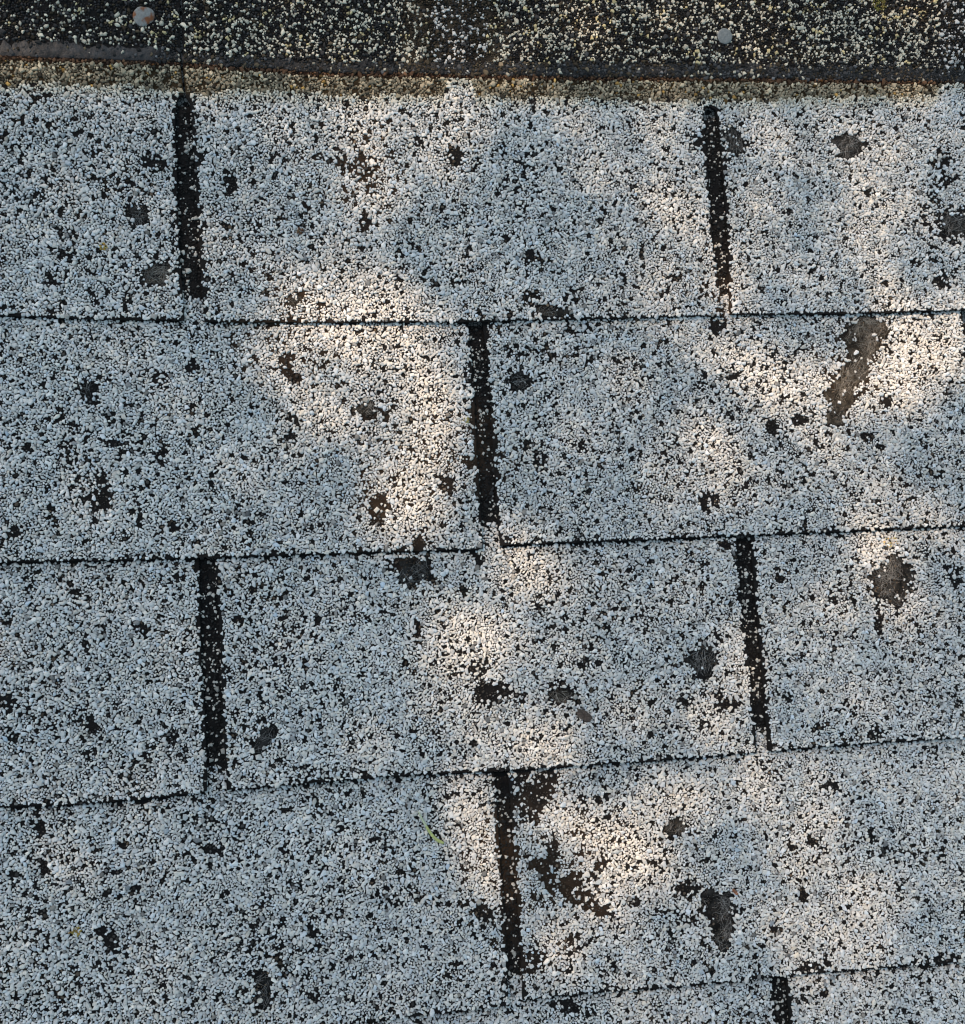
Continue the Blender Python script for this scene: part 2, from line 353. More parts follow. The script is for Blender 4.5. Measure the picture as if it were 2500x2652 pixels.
# worn spots, photo pixels: x, y, rx, ry, angle (deg, clockwise as seen), strength
B = [(399,415,30,28,0,.72),(598,473,22,32,0,.85),(358,555,27,27,0,1),(401,711,46,32,0,1),(720,401,32,12,20,.75),(91,250,16,14,0,.5),
(67,519,18,20,0,.55),(24,504,13,12,0,.5),(168,658,24,11,0,.75),(127,725,12,18,0,.65),(235,754,9,9,0,.85),(163,788,10,14,0,.65),(331,764,17,16,0,.65),
(519,413,9,26,0,.65),(865,413,42,12,10,.65),(764,778,32,14,-35,.8),(586,586,10,14,0,.5),(53,394,7,20,0,.65),(269,502,11,10,0,.65),(754,509,11,9,0,.65),
(788,672,11,10,0,.65),(838,692,8,8,0,.85),(1083,363,25,12,35,.8),(1184,403,23,28,0,.88),(939,432,30,36,20,.6),(944,579,22,24,0,.7),(963,485,15,14,0,.6),
(944,643,9,9,0,.85),(1302,499,16,13,0,.6),(1376,665,25,16,0,.8),(1083,643,9,10,0,.85),(1030,718,25,8,20,.6),(1184,739,15,14,0,.65),(1429,807,48,17,0,.95),
(1376,773,14,22,-40,.8),(1616,720,7,20,0,.8),(1230,437,9,7,0,.8),(836,322,7,7,0,.9),(915,338,7,7,0,.9),(1052,288,9,8,0,.85),(1162,312,8,8,0,.85),
(1155,567,9,8,0,.8),(838,694,9,9,0,.8),(1218,639,10,9,0,.8),(1888,345,22,24,20,.9),(1905,372,26,26,0,.85),(1811,358,25,18,10,.7),(2200,366,44,24,0,1),(2198,392,26,24,0,1),
(1902,492,9,8,0,.8),(2248,495,13,12,0,.6),(2440,418,30,25,0,.65),(2460,466,35,14,-20,.65),(2474,581,36,44,0,1),(2294,667,6,6,0,1),(2099,696,13,11,0,.7),
(2435,730,24,20,0,.8),(1744,720,20,12,0,.7),(1970,744,10,9,0,.7),(1713,766,9,9,0,.8),(2291,735,9,8,0,.8),(2402,533,20,7,0,.7),(1864,845,26,18,20,.8),
(2248,855,62,38,0,1),(2238,905,44,44,0,1),(2208,965,44,38,-20,1),(2185,1020,42,45,-15,1),(2170,1072,32,28,0,1),(2299,1042,16,16,0,.9),
(230,1006,28,19,0,1),(240,1034,13,14,0,.8),(499,946,17,16,0,.8),(418,980,18,18,0,.7),(72,1162,15,15,0,.8),(312,1157,35,13,10,.5),(264,1237,17,14,0,.9),
(254,1297,36,32,0,.75),(509,1114,12,10,0,.7),(418,1172,17,16,0,.65),(29,1383,20,16,-30,.7),(163,1076,9,8,0,.8),(447,1364,20,17,0,.6),(134,1320,13,12,0,.7),
(742,945,18,32,10,.75),(765,980,18,18,0,.75),(752,1129,16,14,0,.8),(749,1085,9,9,0,.8),(379,1628,25,12,0,.7),(620,1606,13,12,0,.8),(651,1527,10,9,0,.9),
(466,1493,15,13,0,.6),(67,1527,11,11,0,.7),(24,1719,22,12,20,.7),(949,1056,36,20,0,.85),(955,1075,20,14,0,1),(1213,1196,20,20,0,.55),(1155,1253,25,27,0,.65),
(978,1316,28,32,0,.8),(1088,1407,18,22,0,.8),(1076,1479,46,38,0,1),(1045,1462,40,22,0,.75),(1242,1452,17,16,0,.8),(1347,982,28,27,0,1),(1511,1152,15,13,0,.85),
(1405,1205,22,22,0,.6),(1083,1642,14,26,0,.85),(1194,1532,16,14,0,.6),(906,1541,9,8,0,.9),(1232,1738,26,16,0,.7),(814,972,10,10,0,.6),
(1715,941,11,9,0,.8),(1902,975,20,7,-15,.9),(2001,1104,17,19,0,.85),(2070,1085,24,15,0,.85),(2246,1133,15,13,0,.8),(1830,1296,28,26,20,.75),
(1917,1220,9,8,0,.8),(1883,1409,19,12,0,.9),(2027,1498,12,11,0,.9),(2313,1500,54,62,0,1),(2277,1613,13,30,0,.8),(2474,1488,23,24,0,.7),(1818,1714,38,44,0,1),
(2162,1555,12,9,0,.7),(240,1880,16,30,-25,.8),(697,1895,28,20,-20,1),(670,1940,20,22,0,1),(683,1918,18,18,0,1),(442,1913,12,19,0,.8),(34,1908,15,13,0,.8),
(19,1817,26,20,0,.65),(101,2149,17,20,0,.8),(115,2250,20,17,0,.9),(322,2187,16,13,0,.7),(552,2201,26,13,0,.7),(110,2370,11,19,0,.8),(288,2440,22,32,-15,.8),
(262,2412,16,12,0,.8),(682,2546,24,26,0,1),(686,2585,22,28,0,1),(740,2518,14,10,0,.7),(807,2576,22,16,0,.6),(744,2105,10,10,0,.7),
(1275,1790,48,30,-20,.78),(1455,1802,30,22,0,1),(1453,1785,26,14,0,.8),(1227,1928,13,11,0,.9),(1376,2060,54,62,0,.78),(1415,2028,34,34,0,.84),(1360,2010,50,18,0,.6),
(1434,2211,18,42,0,.85),(1400,2245,50,18,35,.85),(1448,2283,52,34,30,.72),(1496,2307,46,40,0,.72),(1549,2254,36,12,-35,.7),(1535,2350,44,16,20,.85),
(1254,2365,26,24,0,.85),(1376,2480,48,34,0,.6),(1486,2437,24,20,0,.6),(1467,2610,32,24,0,.75),(973,2177,14,10,-20,.8),(1035,2269,15,12,0,.75),
(1778,1812,22,13,0,.65),(1883,1822,38,13,0,.85),(1862,1803,14,12,0,.85),(1826,1877,15,13,0,.8),(2042,1808,9,8,0,.9),(2176,1827,22,14,-20,.5),(2267,1899,20,18,0,.65),
(2152,2038,24,9,-5,.9),(1751,2143,27,24,0,.95),(1900,2167,11,10,0,.9),(2049,2189,10,9,0,.9),(2111,2182,11,11,0,.9),(2229,2129,12,10,0,.9),(2258,2167,7,20,0,.85),
(2291,2201,11,11,0,.8),(1858,2342,48,36,5,1),(1872,2385,34,34,0,1),(1870,2425,20,36,0,.93),(1782,2302,36,24,0,.65),(2080,2316,20,18,0,.8),(2008,2403,15,14,0,.8),
(1840,2518,13,10,0,.9),(2104,2503,52,15,-8,.75),(2454,2484,36,14,-8,.8),(2330,2326,11,9,0,.8),(2137,2575,10,8,0,.7),(1648,2335,12,10,0,.8),
(1780,2400,90,60,0,.16),(1300,2440,60,120,0,.12),(2420,600,80,120,0,.15),(700,2480,160,80,0,.08),(250,1200,120,160,0,.10),(560,2180,80,60,0,.15)]
B = np.array(B, float)
PATCH = [   # bald spots where the glass mat shows: owner strip, tab number, indices in B, brownness (also paints sunlit mats lighter)
 ('A', 0, [(358,555,27,27)], .1), ('A', 0, [(401,711,46,32)], .6), ('B', 1, [(2200,366,44,24), (2198,392,26,24)], .25), ('B', 1, [(2474,581,36,44)], .2),
 ('D', 0, [(2248,855,62,38), (2238,905,44,44), (2208,965,44,38), (2185,1020,42,45), (2170,1072,32,28)], .8), ('C', 0, [(230,1006,28,19)], 0), ('C', 0, [(949,1056,36,20)], .6),
 ('F', 0, [(1076,1479,46,38)], .05), ('D', 0, [(1347,982,28,27)], 0), ('F', 1, [(2313,1500,54,62)], .3), ('F', 0, [(1818,1714,38,44)], .1),
 ('F', 0, [(697,1895,28,20), (670,1940,20,22), (683,1918,18,18)], 0), ('G', 0, [(682,2546,24,26), (686,2585,22,28)], 0), ('F', 0, [(1455,1802,30,22)], .5),
 ('H', 0, [(1751,2143,27,24)], .5), ('H', 0, [(1858,2342,48,36), (1872,2385,34,34), (1870,2425,20,36)], .2), ('B', 1, [(1905,372,26,26), (1888,345,22,24)], .15), ('B', 0, [(1429,807,44,15)], .3), ('B', 0, [(764,778,28,15)], .8),
]
wob = lambda px, py: 0.30 * N1(px / 15, py / 15) + 0.22 * N2(px / 7 + 50, py / 7)
def bald_prob(px, py):
    keep = np.ones_like(px); hard = np.ones_like(px)
    wv = wob(px, py)
    for x, y, rx, ry, a, s in B:
        m = (np.abs(px - x) < 1.5 * max(rx, ry) + 5) & (np.abs(py - y) < 1.5 * max(rx, ry) + 5)
        if not m.any(): continue
        s = min(1, s * 1.06); ca, sa = math.cos(math.radians(a)), math.sin(math.radians(a))
        dx = (px[m] - x) * ca + (py[m] - y) * sa; dy = -(px[m] - x) * sa + (py[m] - y) * ca
        d = np.hypot(dx / rx, dy / ry) + wv[m]
        pr = s * (.98 if s > .96 else .93) * np.clip((1.14 - d) / .34, 0, 1)
        (hard if s > .96 else keep)[m] *= 1 - pr
    return 1 - np.maximum(keep, .13) * hard

def slot_dist(u, v, slots):
    d = np.full_like(u, 1.0)
    for s in slots:
        inside = v < sl[s][0][-1, 1] + 0.003
        d = np.minimum(d, np.where(inside, np.maximum(uL(s, v) - u, u - uR(s, v)), 1.0))
    return d

GPX, GPY = pj(GP[:, 0], GP[:, 1])
BALD = bald_prob(GPX, GPY)
RND = rng.uniform(0, 1, (len(GP), 6))

def white_tint(n, r, px, py):
    g = np.clip(r.normal(.66, .085, n), .30, .86)
    dark = r.random(n) < .045; g[dark] *= r.uniform(.25, .6, dark.sum())
    t = np.stack([g * 1.0, g * 1.0, g * .985], 1)
    h = r.normal(0, 1, n)[:, None] * np.array([.028, .004, -.030]); t *= 1 + h
    blue = r.random(n) < .025; t[blue] *= (.86, .95, 1.04)
    zone = .04 * N3(px / 420, py / 420); t *= (1 + zone)[:, None]
    # dust film on the left half
    return t
def zone_tints(k, u, v, px, py, r):
    n = len(u); t = white_tint(n, r, px, py); keep = np.ones(n, bool); scale = np.ones(n)
    if k not in 'AB': return t, keep, scale
    nz = N1(px / 50, py / 20) * 9 + N2(px / 14, py / 9) * 8
    head = py < ytop_seal(px) + N2(px / 12, py / 12) * 5
    seal = ~head & (py < ybot_seal(px))
    band = ~head & ~seal & (py < ybot_band(px) + nz)
    rr = r.random(n)
    light = .40 - .15 * (px < 480) - .06 * (py < 30) + .10 * N1(px / 60, py / 45) - .10 * (np.abs(px - 1180) < 110) + .0
    lg = rr < light
    dk = head & ~lg
    g = np.clip(r.lognormal(-3.6, .55, n), .007, .10)
    td = np.stack([g, g * 1.0, g * 1.04], 1); brn = r.random(n) < .30 + .5 * ((np.abs(px - 1090) < 45) | (np.abs(px - 1260) < 35)); td[brn] = g[brn, None] * np.array((1.5, 1.15, .75))
    t[dk] = td[dk]
    cr = np.clip(r.normal(.60, .13, n), .22, .82)
    tc = np.stack([cr, cr * .93, cr * .76], 1)
    yel = (N3(px / 22 + 7, py / 22) > .45) & (r.random(n) < .7); tc[yel] = cr[yel, None] * np.array((1.0, .84, .48))
    gry = (np.abs(px - 1190) < 75) | (px > 2440) ; tc[gry] = cr[gry, None] * np.array((1.0, .98, .94)) * .95
    t[head & lg] = tc[head & lg]
    scale[head & lg] = r.uniform(.75, 1.05, (head & lg).sum()); scale[dk] = r.uniform(.6, 1.0, dk.sum())
    # sealant: a few dark grains, rarely a pale one
    keep[seal] = r.random(seal.sum()) < np.where(px[seal] < 400, .18, 1.0)
    ts = td.copy() * r.uniform(.6, 2.4, (n, 1)); pale = r.random(n) < .05; ts[pale] = tc[pale] * .8
    t[seal] = ts[seal]; scale[seal] *= .95
    # soiled band
    b = np.clip(r.normal(.36, .18, n), .04, .8); fade = np.clip((py - ybot_seal(px)) / 60, 0, 1)
    tb = np.stack([b, b * .86, b * .62], 1); og = r.random(n) < .03; tb[og] = b[og, None] * np.array((1.2, .75, .25))
    tb *= (1.05 - .45 * fade)[:, None]
    t[band] = tb[band]
    rust = np.abs(py - ybot_seal(px) - 3) < 6
    t[rust & band] *= (.22, .14, .11)
    near = ~band & ~head & ~seal & (py < ybot_band(px) + 34 + nz)
    wgt = (1 - (py - ybot_band(px)) / 40)[:, None]
    t = np.where(near[:, None], t * (1 - np.clip(wgt, 0, 1) * np.array((.10, .14, .26))), t)
    keep &= ~(band & (r.random(n) < .13))
    keep &= ~((head | seal) & (N4(px / 9, py / 9) > .72))
    return t, keep, scale

def surf_granules(k, sel, r, dark_floor=False):
    """granules on strip k for lattice points sel"""
    u, v = GP[sel, 0], GP[sel, 1]; px, py = GPX[sel], GPY[sel]
    if dark_floor:
        g = np.clip(r.lognormal(-4.1, .5, len(u)), .005, .05); t = np.stack([g, g * .97, g * .95], 1)
        lg = r.random(len(u)) < .30 + .2 * N1(px / 25, py / 60); c = np.clip(r.normal(.55, .12, len(u)), .2, .78); t[lg] = (np.stack([c, c * .96, c * .88], 1))[lg]
        keep = r.random(len(u)) < .78; scale = np.where(lg, r.uniform(.6, 1.0, len(u)), r.uniform(.5, .9, len(u)))
    else:
        t, keep, scale = zone_tints(k, u, v, px, py, r)
        keep &= RND[sel, 0] > BALD[sel]
        inzone = (py > ybot_band(px)) | (k not in 'AB')
        pit = (N1(px / 7 + 31, py / 7 + 5) * .75 + N2(px / 17, py / 17) * .32 + .32 * N3(px / 170, py / 170))
        keep &= ~(inzone & (pit > .73) & (RND[sel, 1] < .8))
        keep &= ~(inzone & (RND[sel, 2] < .095))
        lost = ~keep & (r.random(len(u)) < .6) & inzone
        g = np.clip(r.lognormal(-3.2, .6, len(u)), .008, .16); br = np.clip(.5 + .8 * N3(px / 120, py / 120), 0, 1)[:, None]
        tl_ = g[:, None] * (1 + br * np.array((.35, .0, -.3)))
        t = np.where(lost[:, None], tl_, t); scale = np.where(lost, r.uniform(.3, .75, len(u)), scale); keep |= lost
    c = np.stack([u, v, ztop(k, u, v) + 0.0003 * N2(u * 12, v * 12) + 0.0001 + r.normal(0, .00007, len(u))], 1)[keep]
    n = keep.sum(); rad = GR[sel][keep] * scale[keep] * 1.02
    asp = np.clip(r.lognormal(.22, .20, n), 1, 2.1)
    ang = r.uniform(0, math.pi, n)
    hgt = np.clip(rad * r.uniform(.7, 1.1, n), .0004, .0011)
    return granules(c, rad, asp, ang, hgt, t[keep], r=r)

def combine(parts):
    V, Fc, Mi, Ti = [], [], [], []; off = 0
    for v, f, m, t in parts:
        V.append(v); Fc.append(f + off); Mi.append(np.full(len(f), m)); Ti.append(np.broadcast_to(t, (len(v), 3))); off += len(v)
    return np.concatenate(V), np.concatenate(Fc), np.concatenate(Mi), np.concatenate(Ti)

LAB = {
 'A': 'weathered granulated shingle at top left, left of the vertical joint by the rusty nail',
 'B': 'weathered granulated shingle across the top with two cutouts and the plain zinc nail',
 'C': 'worn pale shingle at the left of the second course, ending at the middle cutout',
 'D': 'pale shingle at the right of the second course with the longest bald patch',
 'E': 'pale shingle at the far left of the third course, left of its first cutout',
 'F': 'pale third course shingle right of the left cutout, round bald patch near its right end',
 'G': 'blue grey shingle at lower left of the fourth course, under the pale green needle',
 'H': 'pale shingle at lower right of the fourth course with ragged brown wear beside its cutout',
 'I': 'lowest shingle, only a narrow strip of it showing along the bottom edge',
 'J': 'dark lap of a further shingle, seen only inside the cutout at the bottom edge',
}
tab_of = {}; USE = {'A': [], 'B': [], 'C': [1], 'D': [2], 'E': [], 'F': [3, 8], 'G': [4], 'H': [5], 'I': [6, 9], 'J': [7, 10]}
for k in 'ABCDEFGHIJ':
    st = STRIP[k]; r = np.random.default_rng(ord(k)); jl, jr = JOINT[k]
    u_lo = U0 if jl is None else float(ujoint(k, 0, np.array(0.)) if k not in 'AB' else JU[0, 0]); u_hi = U1 if jr is None else float(ujoint(k, 1, np.array(0.)) if k not in 'AB' else JU[0, 0])
    uc = (u_lo + u_hi) / 2
    org = (uc, float(vbutt(k, uc)), 0.0)
    root = empty('asphalt_shingle', org)
    tag(root, LAB[k], 'roof shingle', 'asphalt shingles laid in overlapping courses')
    loc = org
    # ---- tabs
    for ti, (a, b) in enumerate(st['tabs']):
        eL = (lambda v: np.full_like(v, U0)) if a is None else (lambda v, a=a: uR(a, v))
        eR = (lambda v: np.full_like(v, U1)) if b is None else (lambda v, b=b: uL(b, v))
        top = (lambda u, k=k: vtab_top(k, u))
        lo = (lambda u, k=k: np.maximum(vbutt(k, u), V0 - .02))
        V, Fc = grid_slab(k, eL, eR, lo, top, 160, 60, 0.0005)
        u, v = GP[:, 0], GP[:, 1]
        left = eL(v); right = eR(v)
        inslot = (slot_dist(u, v, USE[k]) < .0015) & (v <= vtab_top(k, u) + .0004) if USE[k] else np.zeros(len(u), bool)
        m = (u > left + .0002) & (u < right - .0002) & (v > vbutt(k, u) + .0003) & ((v <= (vtab_top(k, u) + .0004) if k in 'AB' else v <= vabove(k, u) - (.0002 if k in 'CD' else .0009) - .0004 * N4(u * 300, u * 0)) | inslot) & (v > V0)
        # bald rim along cutouts and butt edges
        rim = np.zeros(len(u), bool)
        if a is not None: rim |= (u - left < .0016 + .0010 * N1(v * 400, v * 0)) & (RND[:, 3] < .7)
        if b is not None: rim |= (right - u < .0013 + .0010 * N2(v * 400, v * 0)) & (RND[:, 3] < .7)
        rim |= (v - vbutt(k, u) < (.0006 if k in 'AB' else .0010)) & (RND[:, 4] < .4)
        gv, gf, gt = surf_granules(k, np.nonzero(m & ~rim)[0], r)
        V, Fc, mi, ti_ = combine([(V, Fc, 0, base_tint(V[:, 0], V[:, 1], k)), (gv, gf, 1, gt)])
        o = mesh_obj('tab', V, Fc, [m_bit, m_gran], parent=root, loc=loc, mi=mi, tint=ti_)
        tab_of[(k, ti)] = (o, loc)
    # ---- headlap: the sheet above the cutouts
    eL = (lambda v: np.full_like(v, U0)) if jl is None else (lambda v, k=k: ujoint(k, 0, v))
    eR = (lambda v: np.full_like(v, U1)) if jr is None else (lambda v, k=k: ujoint(k, 1, v))
    V, Fc = grid_slab(k, eL, eR, lambda u: vtab_top(k, u), lambda u: vheadlap_top(k, u), 200, 50, 0)
    parts = [(V, Fc, 0, base_tint(V[:, 0], V[:, 1], k))]
    u, v = GP[:, 0], GP[:, 1]
    m = (u > eL(v) + .0007) & (u < eR(v) - .0007) & (v > vtab_top(k, u) + .0004) & (v < vheadlap_top(k, u))
    if k in 'AB':
        parts.append((*[x for x in surf_granules(k, np.nonzero(m)[0], r)][:2], 1, None))
        g = surf_granules  # tints regenerated together below
        parts.pop(); gv, gf, gt = surf_granules(k, np.nonzero(m)[0], r); parts.append((gv, gf, 1, gt))
    else:
        slots = [s for s in sl if s != 2 or k in 'CD']
        use = USE[k]
        if use:
            sd = slot_dist(u, v, use); m &= sd < .0015
            # a band of pale granules continues above the exposure line, dark lap beyond
            pale = v < vabove(k, u) + .0125
            i1 = np.nonzero(m & pale)[0]; i2 = np.nonzero(m & ~pale)[0]
            for idx, dk in ((i1, False), (i2, True)):
                if len(idx): gv, gf, gt = surf_granules(k, idx, r, dk); parts.append((gv, gf, 1, gt))
    V, Fc, mi, ti_ = combine(parts)
    h = mesh_obj('headlap', V, Fc, [m_bit, m_gran], parent=root, loc=loc, mi=mi, tint=ti_)
    # ---- sealant line on the exposed laps of the top course
    if k in 'AB':
        h['label'] = 'dark upper lap with sparse cream granules'
        x = np.linspace(-260, 466, 180) if k == 'A' else np.linspace(471, 2800, 420)
        yt, yb = ytop_seal(x), ybot_seal(x); rows = 9
        q = np.linspace(0, 1, rows)[:, None]
        PXs = np.broadcast_to(x, (rows, len(x))); PYs = yt + (yb - yt) * q + (7 * N1(x / 9, 0 * x) + 5 * N2(x / 31, 0 * x)) * (1 - q)
        uv = ip(PXs, PYs); z = ztop(k, uv[..., 0], uv[..., 1]) + 0.0003 * N2(uv[..., 0] * 12, uv[..., 1] * 12)
        prof = np.sin(np.clip(q, 0.0, 1) * math.pi) ** .35
        z = z + prof * (.00042 + .00025 * N3(PXs / 7, PYs / 7) + .0002 * N4(PXs / 4, PYs / 4)) - (1 - prof) * .0002
        V = np.concatenate([uv, z[..., None]], -1).reshape(-1, 3)
        idx = np.arange(len(V)).reshape(rows, -1)
        a, b, c, d = idx[:-1, :-1].ravel(), idx[:-1, 1:].ravel(), idx[1:, 1:].ravel(), idx[1:, :-1].ravel()
        Fc = np.concatenate([np.stack([a, c, b], 1), np.stack([a, d, c], 1)])
        g = np.where(PXs.ravel() < 400, .034, .013) * (1 + .4 * N4(PXs.ravel() / 25, PYs.ravel() / 12))
        tn = np.stack([g, g * .98, g * 1.02], 1)
        qq = np.broadcast_to(q, PXs.shape).ravel() > .93; tn[qq] = (.022, .012, .009)
        mesh_obj('sealant_strip', V, Fc, [m_seal], parent=root, loc=loc, tint=tn, smooth=True)

# ---------------------------------------------------------------- bald patches with the glass mat showing
def ribbon_fibres(cu, cv, k, n, r, brown, inside):
    Vs, Fs, Ts = [], [], []; off = 0; made = 0; tries = 0
    bundles = r.uniform(0, math.pi, 5)
    while made < n and tries < n * 6:
        tries += 1
        j = r.integers(0, len(cu))
        if N2(cu[j] * 160 + 9, cv[j] * 160) < -.25: continue
        L = r.uniform(.003, .012); a = 2.2 + 2.6 * float(N4(cu[j] * 75 + 5, cv[j] * 75)) + (r.normal(0, .5) if r.random() < .6 else r.uniform(0, 3.14)); kx = r.normal(0, 60)
        S = np.linspace(-.5, .5, 7) * L; th = a + kx * S
        x = cu[j] + np.cumsum(np.cos(th)) * L / 7 - np.cos(a) * L / 2; y = cv[j] + np.cumsum(np.sin(th)) * L / 7 - np.sin(a) * L / 2
        if not inside(x[[0, -1]], y[[0, -1]]).all(): continue
        wd = r.uniform(.000028, .000065); nx_, ny_ = -np.sin(th) * wd, np.cos(th) * wd
        z = ztop(k, x, y) + .0003 * N2(x * 12, y * 12) + .00022 + .00018 * r.random() + .0002 * np.sin(np.linspace(0, math.pi, 7)) * r.random()
        P1 = np.stack([x + nx_, y + ny_, z], 1); P2 = np.stack([x, y, z + wd * 1.6], 1); P3 = np.stack([x - nx_, y - ny_, z], 1)
        Vs += [P1, P2, P3]; i = np.arange(6) + off
        for A_, B_ in ((0, 7), (7, 14)):
            Fs += [np.stack([i + A_, i + A_ + 1, i + B_ + 1], 1), np.stack([i + A_, i + B_ + 1, i + B_], 1)]
        off += 21; g = r.uniform(.06, .45) * (1 + .5 * N3(cu[j] * 200, cv[j] * 200)); Ts.append(np.tile(np.array((g, g * (1 - .10 * brown), g * (1 - .24 * brown))), (21, 1))); made += 1
    return (np.concatenate(Vs), np.concatenate(Fs), np.concatenate(Ts)) if Vs else None
for pi_, (k, ti, bl, brown) in enumerate(PATCH):
    par, loc = tab_of[(k, ti)]; r = np.random.default_rng(500 + pi_)
    def dfun(u, v):
        px, py = pj(u, v); d = np.full_like(px, 9.)
        for x, y, rx, ry in bl: d = np.minimum(d, np.hypot((px - x) / rx, (py - y) / ry))
        return d + wob(px, py)
    cs = np.array([ip(x, y) for x, y, _, _ in bl]); R0 = max(max(b[2:]) for b in bl) / 4.6e3 * 1.5
    g = .0007
    us = np.arange(cs[:, 0].min() - R0, cs[:, 0].max() + R0, g); vs = np.arange(cs[:, 1].min() - R0, cs[:, 1].max() + R0, g)
    Ug, Vg = np.meshgrid(us, vs, indexing='ij')
    D = dfun(Ug.ravel(), Vg.ravel()).reshape(Ug.shape)
    okm = (D < 1.0) & (Vg > vbutt(k, Ug) + .0015) & (Vg < vbutt(k, Ug) + EXP + .002)
    for s in sl:
        okm &= ~((Ug > uL(s, Vg) - .0010) & (Ug < uR(s, Vg) + .0010) & (Vg > sl[s][0][0, 1] - .002) & (Vg < sl[s][0][-1, 1]))
    idx = np.arange(Ug.size).reshape(Ug.shape)
    cell = okm[:-1, :-1] & okm[1:, :-1] & okm[1:, 1:] & okm[:-1, 1:]
    a, b, c, d = idx[:-1, :-1][cell], idx[1:, :-1][cell], idx[1:, 1:][cell], idx[:-1, 1:][cell]
    Fc = np.concatenate([np.stack([a, b, c], 1), np.stack([a, c, d], 1)])
    if not len(Fc): continue
    used, inv = np.unique(Fc, return_inverse=True); Fc = inv.reshape(-1, 3)
    u, v = Ug.ravel()[used], Vg.ravel()[used]; De = D.ravel()[used]
    z = ztop(k, u, v) + .0003 * N2(u * 12, v * 12) + .00022 +   .00028 * N1(u * 900, v * 900) + .00022 * N4(u * 400, v * 400) - .00028 * np.clip((De - .85) / .15, 0, 1)
    gb = np.clip((.012 + .045 * brown) + (.012 + .030 * brown) * N2(u * 260, v * 260) + .010 * N3(u * 700, v * 700), .006, .17)  # browner mats are lighter too: sun and shade partly put into their colour
    tn = np.stack([gb * (1 + .12 * brown), gb * (1 - .08 * brown), gb * (1 - .34 * brown)], 1)
    ins = lambda x, y: dfun(x, y) < .96
    sel = De < .9
    partsm = [(np.stack([u, v, z], 1), Fc, 0, tn)]
    if sel.sum() > 5:
        area = cell.sum() * g * g * 1e6
        fb = ribbon_fibres(u[sel], v[sel], k, int(area * (.30 + .45 * brown)), r, brown, ins)
        if fb: partsm.append((fb[0], fb[1], 1, fb[2]))
    V, Fc, mi, tt = combine(partsm)
    o = mesh_obj('bald_patch', V, Fc, [m_mat, m_fib], parent=par, loc=loc, mi=mi, tint=tt)
    o['label'] = ('brownish' if brown > .4 else 'grey') + ' worn patch where the glass fibre mat shows'

# ---------------------------------------------------------------- nails
def surf(x, y, k):
    p = ip(x, y); return float(p[0]), float(p[1]), float(ztop(k, p[0], p[1]))
def lathe(profile, n, jit, r):
    V, Fc = [], []
    for i, (rad, z) in enumerate(profile):
        for j in range(n):
            a = 2 * math.pi * j / n; q = rad * (1 + jit[j] * (rad > .001))
            V.append((q * math.cos(a), q * math.sin(a), z))
    for i in range(len(profile) - 1):
        for j in range(n):
            a, b = i * n + j, i * n + (j + 1) % n; c, d = a + n, b + n
            Fc += [(a, b, d), (a, d, c)]
    return np.array(V), np.array(Fc)
def nail(x, y, k, rad, m, label, wobble, tilt):
    u, v, z = surf(x, y, k); r = np.random.default_rng(int(x)); n = 40
    an = np.arange(n) / n * 2 * math.pi
    jit = wobble * (np.sin(an * 2 + 1.2) + .6 * np.sin(an * 3 + 2) + .4 * np.sin(an * 5)) + .006 * r.normal(size=n)
    pr = [(.00001, .0010 - 0), (rad * .18, .00098), (rad * .28, .00086), (rad * .6, .00090), (rad * .85, .00080), (rad * .96, .00062), (rad, .00040), (rad * .99, .00015), (rad * .9, 0), (.0019, -.0002), (.0016, -.0012), (.0016, -.018), (.00001, -.022)]
    root = empty('roofing_nail', (u, v, z + .0011)); root.rotation_euler = tilt
    tag(root, label, 'nail', 'nails driven through the dark lap')
    def part(name, prof, jt):
        V, Fc = lathe(prof, n, jt, r); V[:, 2] += (0.00007 * N1(V[:, 0] * 900 + x, V[:, 1] * 900)) if name == 'head' else 0
        o = mesh_obj(name, V, Fc[:, :], [m], parent=root, smooth=True)
        bm = bmesh.new(); bm.from_mesh(o.data); bmesh.ops.remove_doubles(bm, verts=bm.verts, dist=1e-6); bmesh.ops.recalc_face_normals(bm, faces=bm.faces); bm.to_mesh(o.data); bm.free()
    part('head', pr[:10], jit); part('shank', pr[10:], jit * 0)
nail(371, 38, 'A', .0056, m_rust, 'rusty flat nail head with orange stains near the top left joint', .075, (.05, .08, .4))
nail(1880, 90, 'B', .0047, m_zinc, 'round dull zinc nail head, clean of rust, in the dark lap at upper right', .012, (.10, .03, 0))

# ---------------------------------------------------------------- small things lying or growing on the roof
def blob_things(name, x, y, k, rpx, n, colr, label, cat, flat=.7, size=(.00035, .0007), lift=.0005):
    u, v, z = surf(x, y, k); r = np.random.default_rng(int(x * 7 + y))
    a = r.uniform(0, 6.283, n); q = np.sqrt(r.random(n)) * rpx / 4700
    c = np.stack([u + np.cos(a) * q, v + np.sin(a) * q * .8, np.full(n, 0.) + z + lift + r.uniform(0, .0004, n)], 1)
    t = np.array(colr)[None] * r.uniform(.6, 1.25, (n, 1)) * (1 + r.normal(0, .08, (n, 3)))
    V, Fc, tt = granules(c, r.uniform(*size, n), r.uniform(1, 1.6, n), r.uniform(0, 3.14, n), r.uniform(.0003, .0007, n), t, r=r)
    o = mesh_obj(name, V, Fc, [m_org], loc=(u, v, z), tint=tt, smooth=True)
    return tag(o, label, cat)
blob_things('lichen', 267, 639, 'A', 11, 26, (.42, .30, .07), 'small golden lichen spot on the top left shingle, left of the cutout', 'lichen')['group'] = 'yellow lichen spots'
blob_things('lichen', 1208, 1088, 'C', 9, 14, (.40, .34, .12), 'faint yellow lichen in the sunlit patch just left of the middle cutout', 'lichen')['group'] = 'yellow lichen spots'
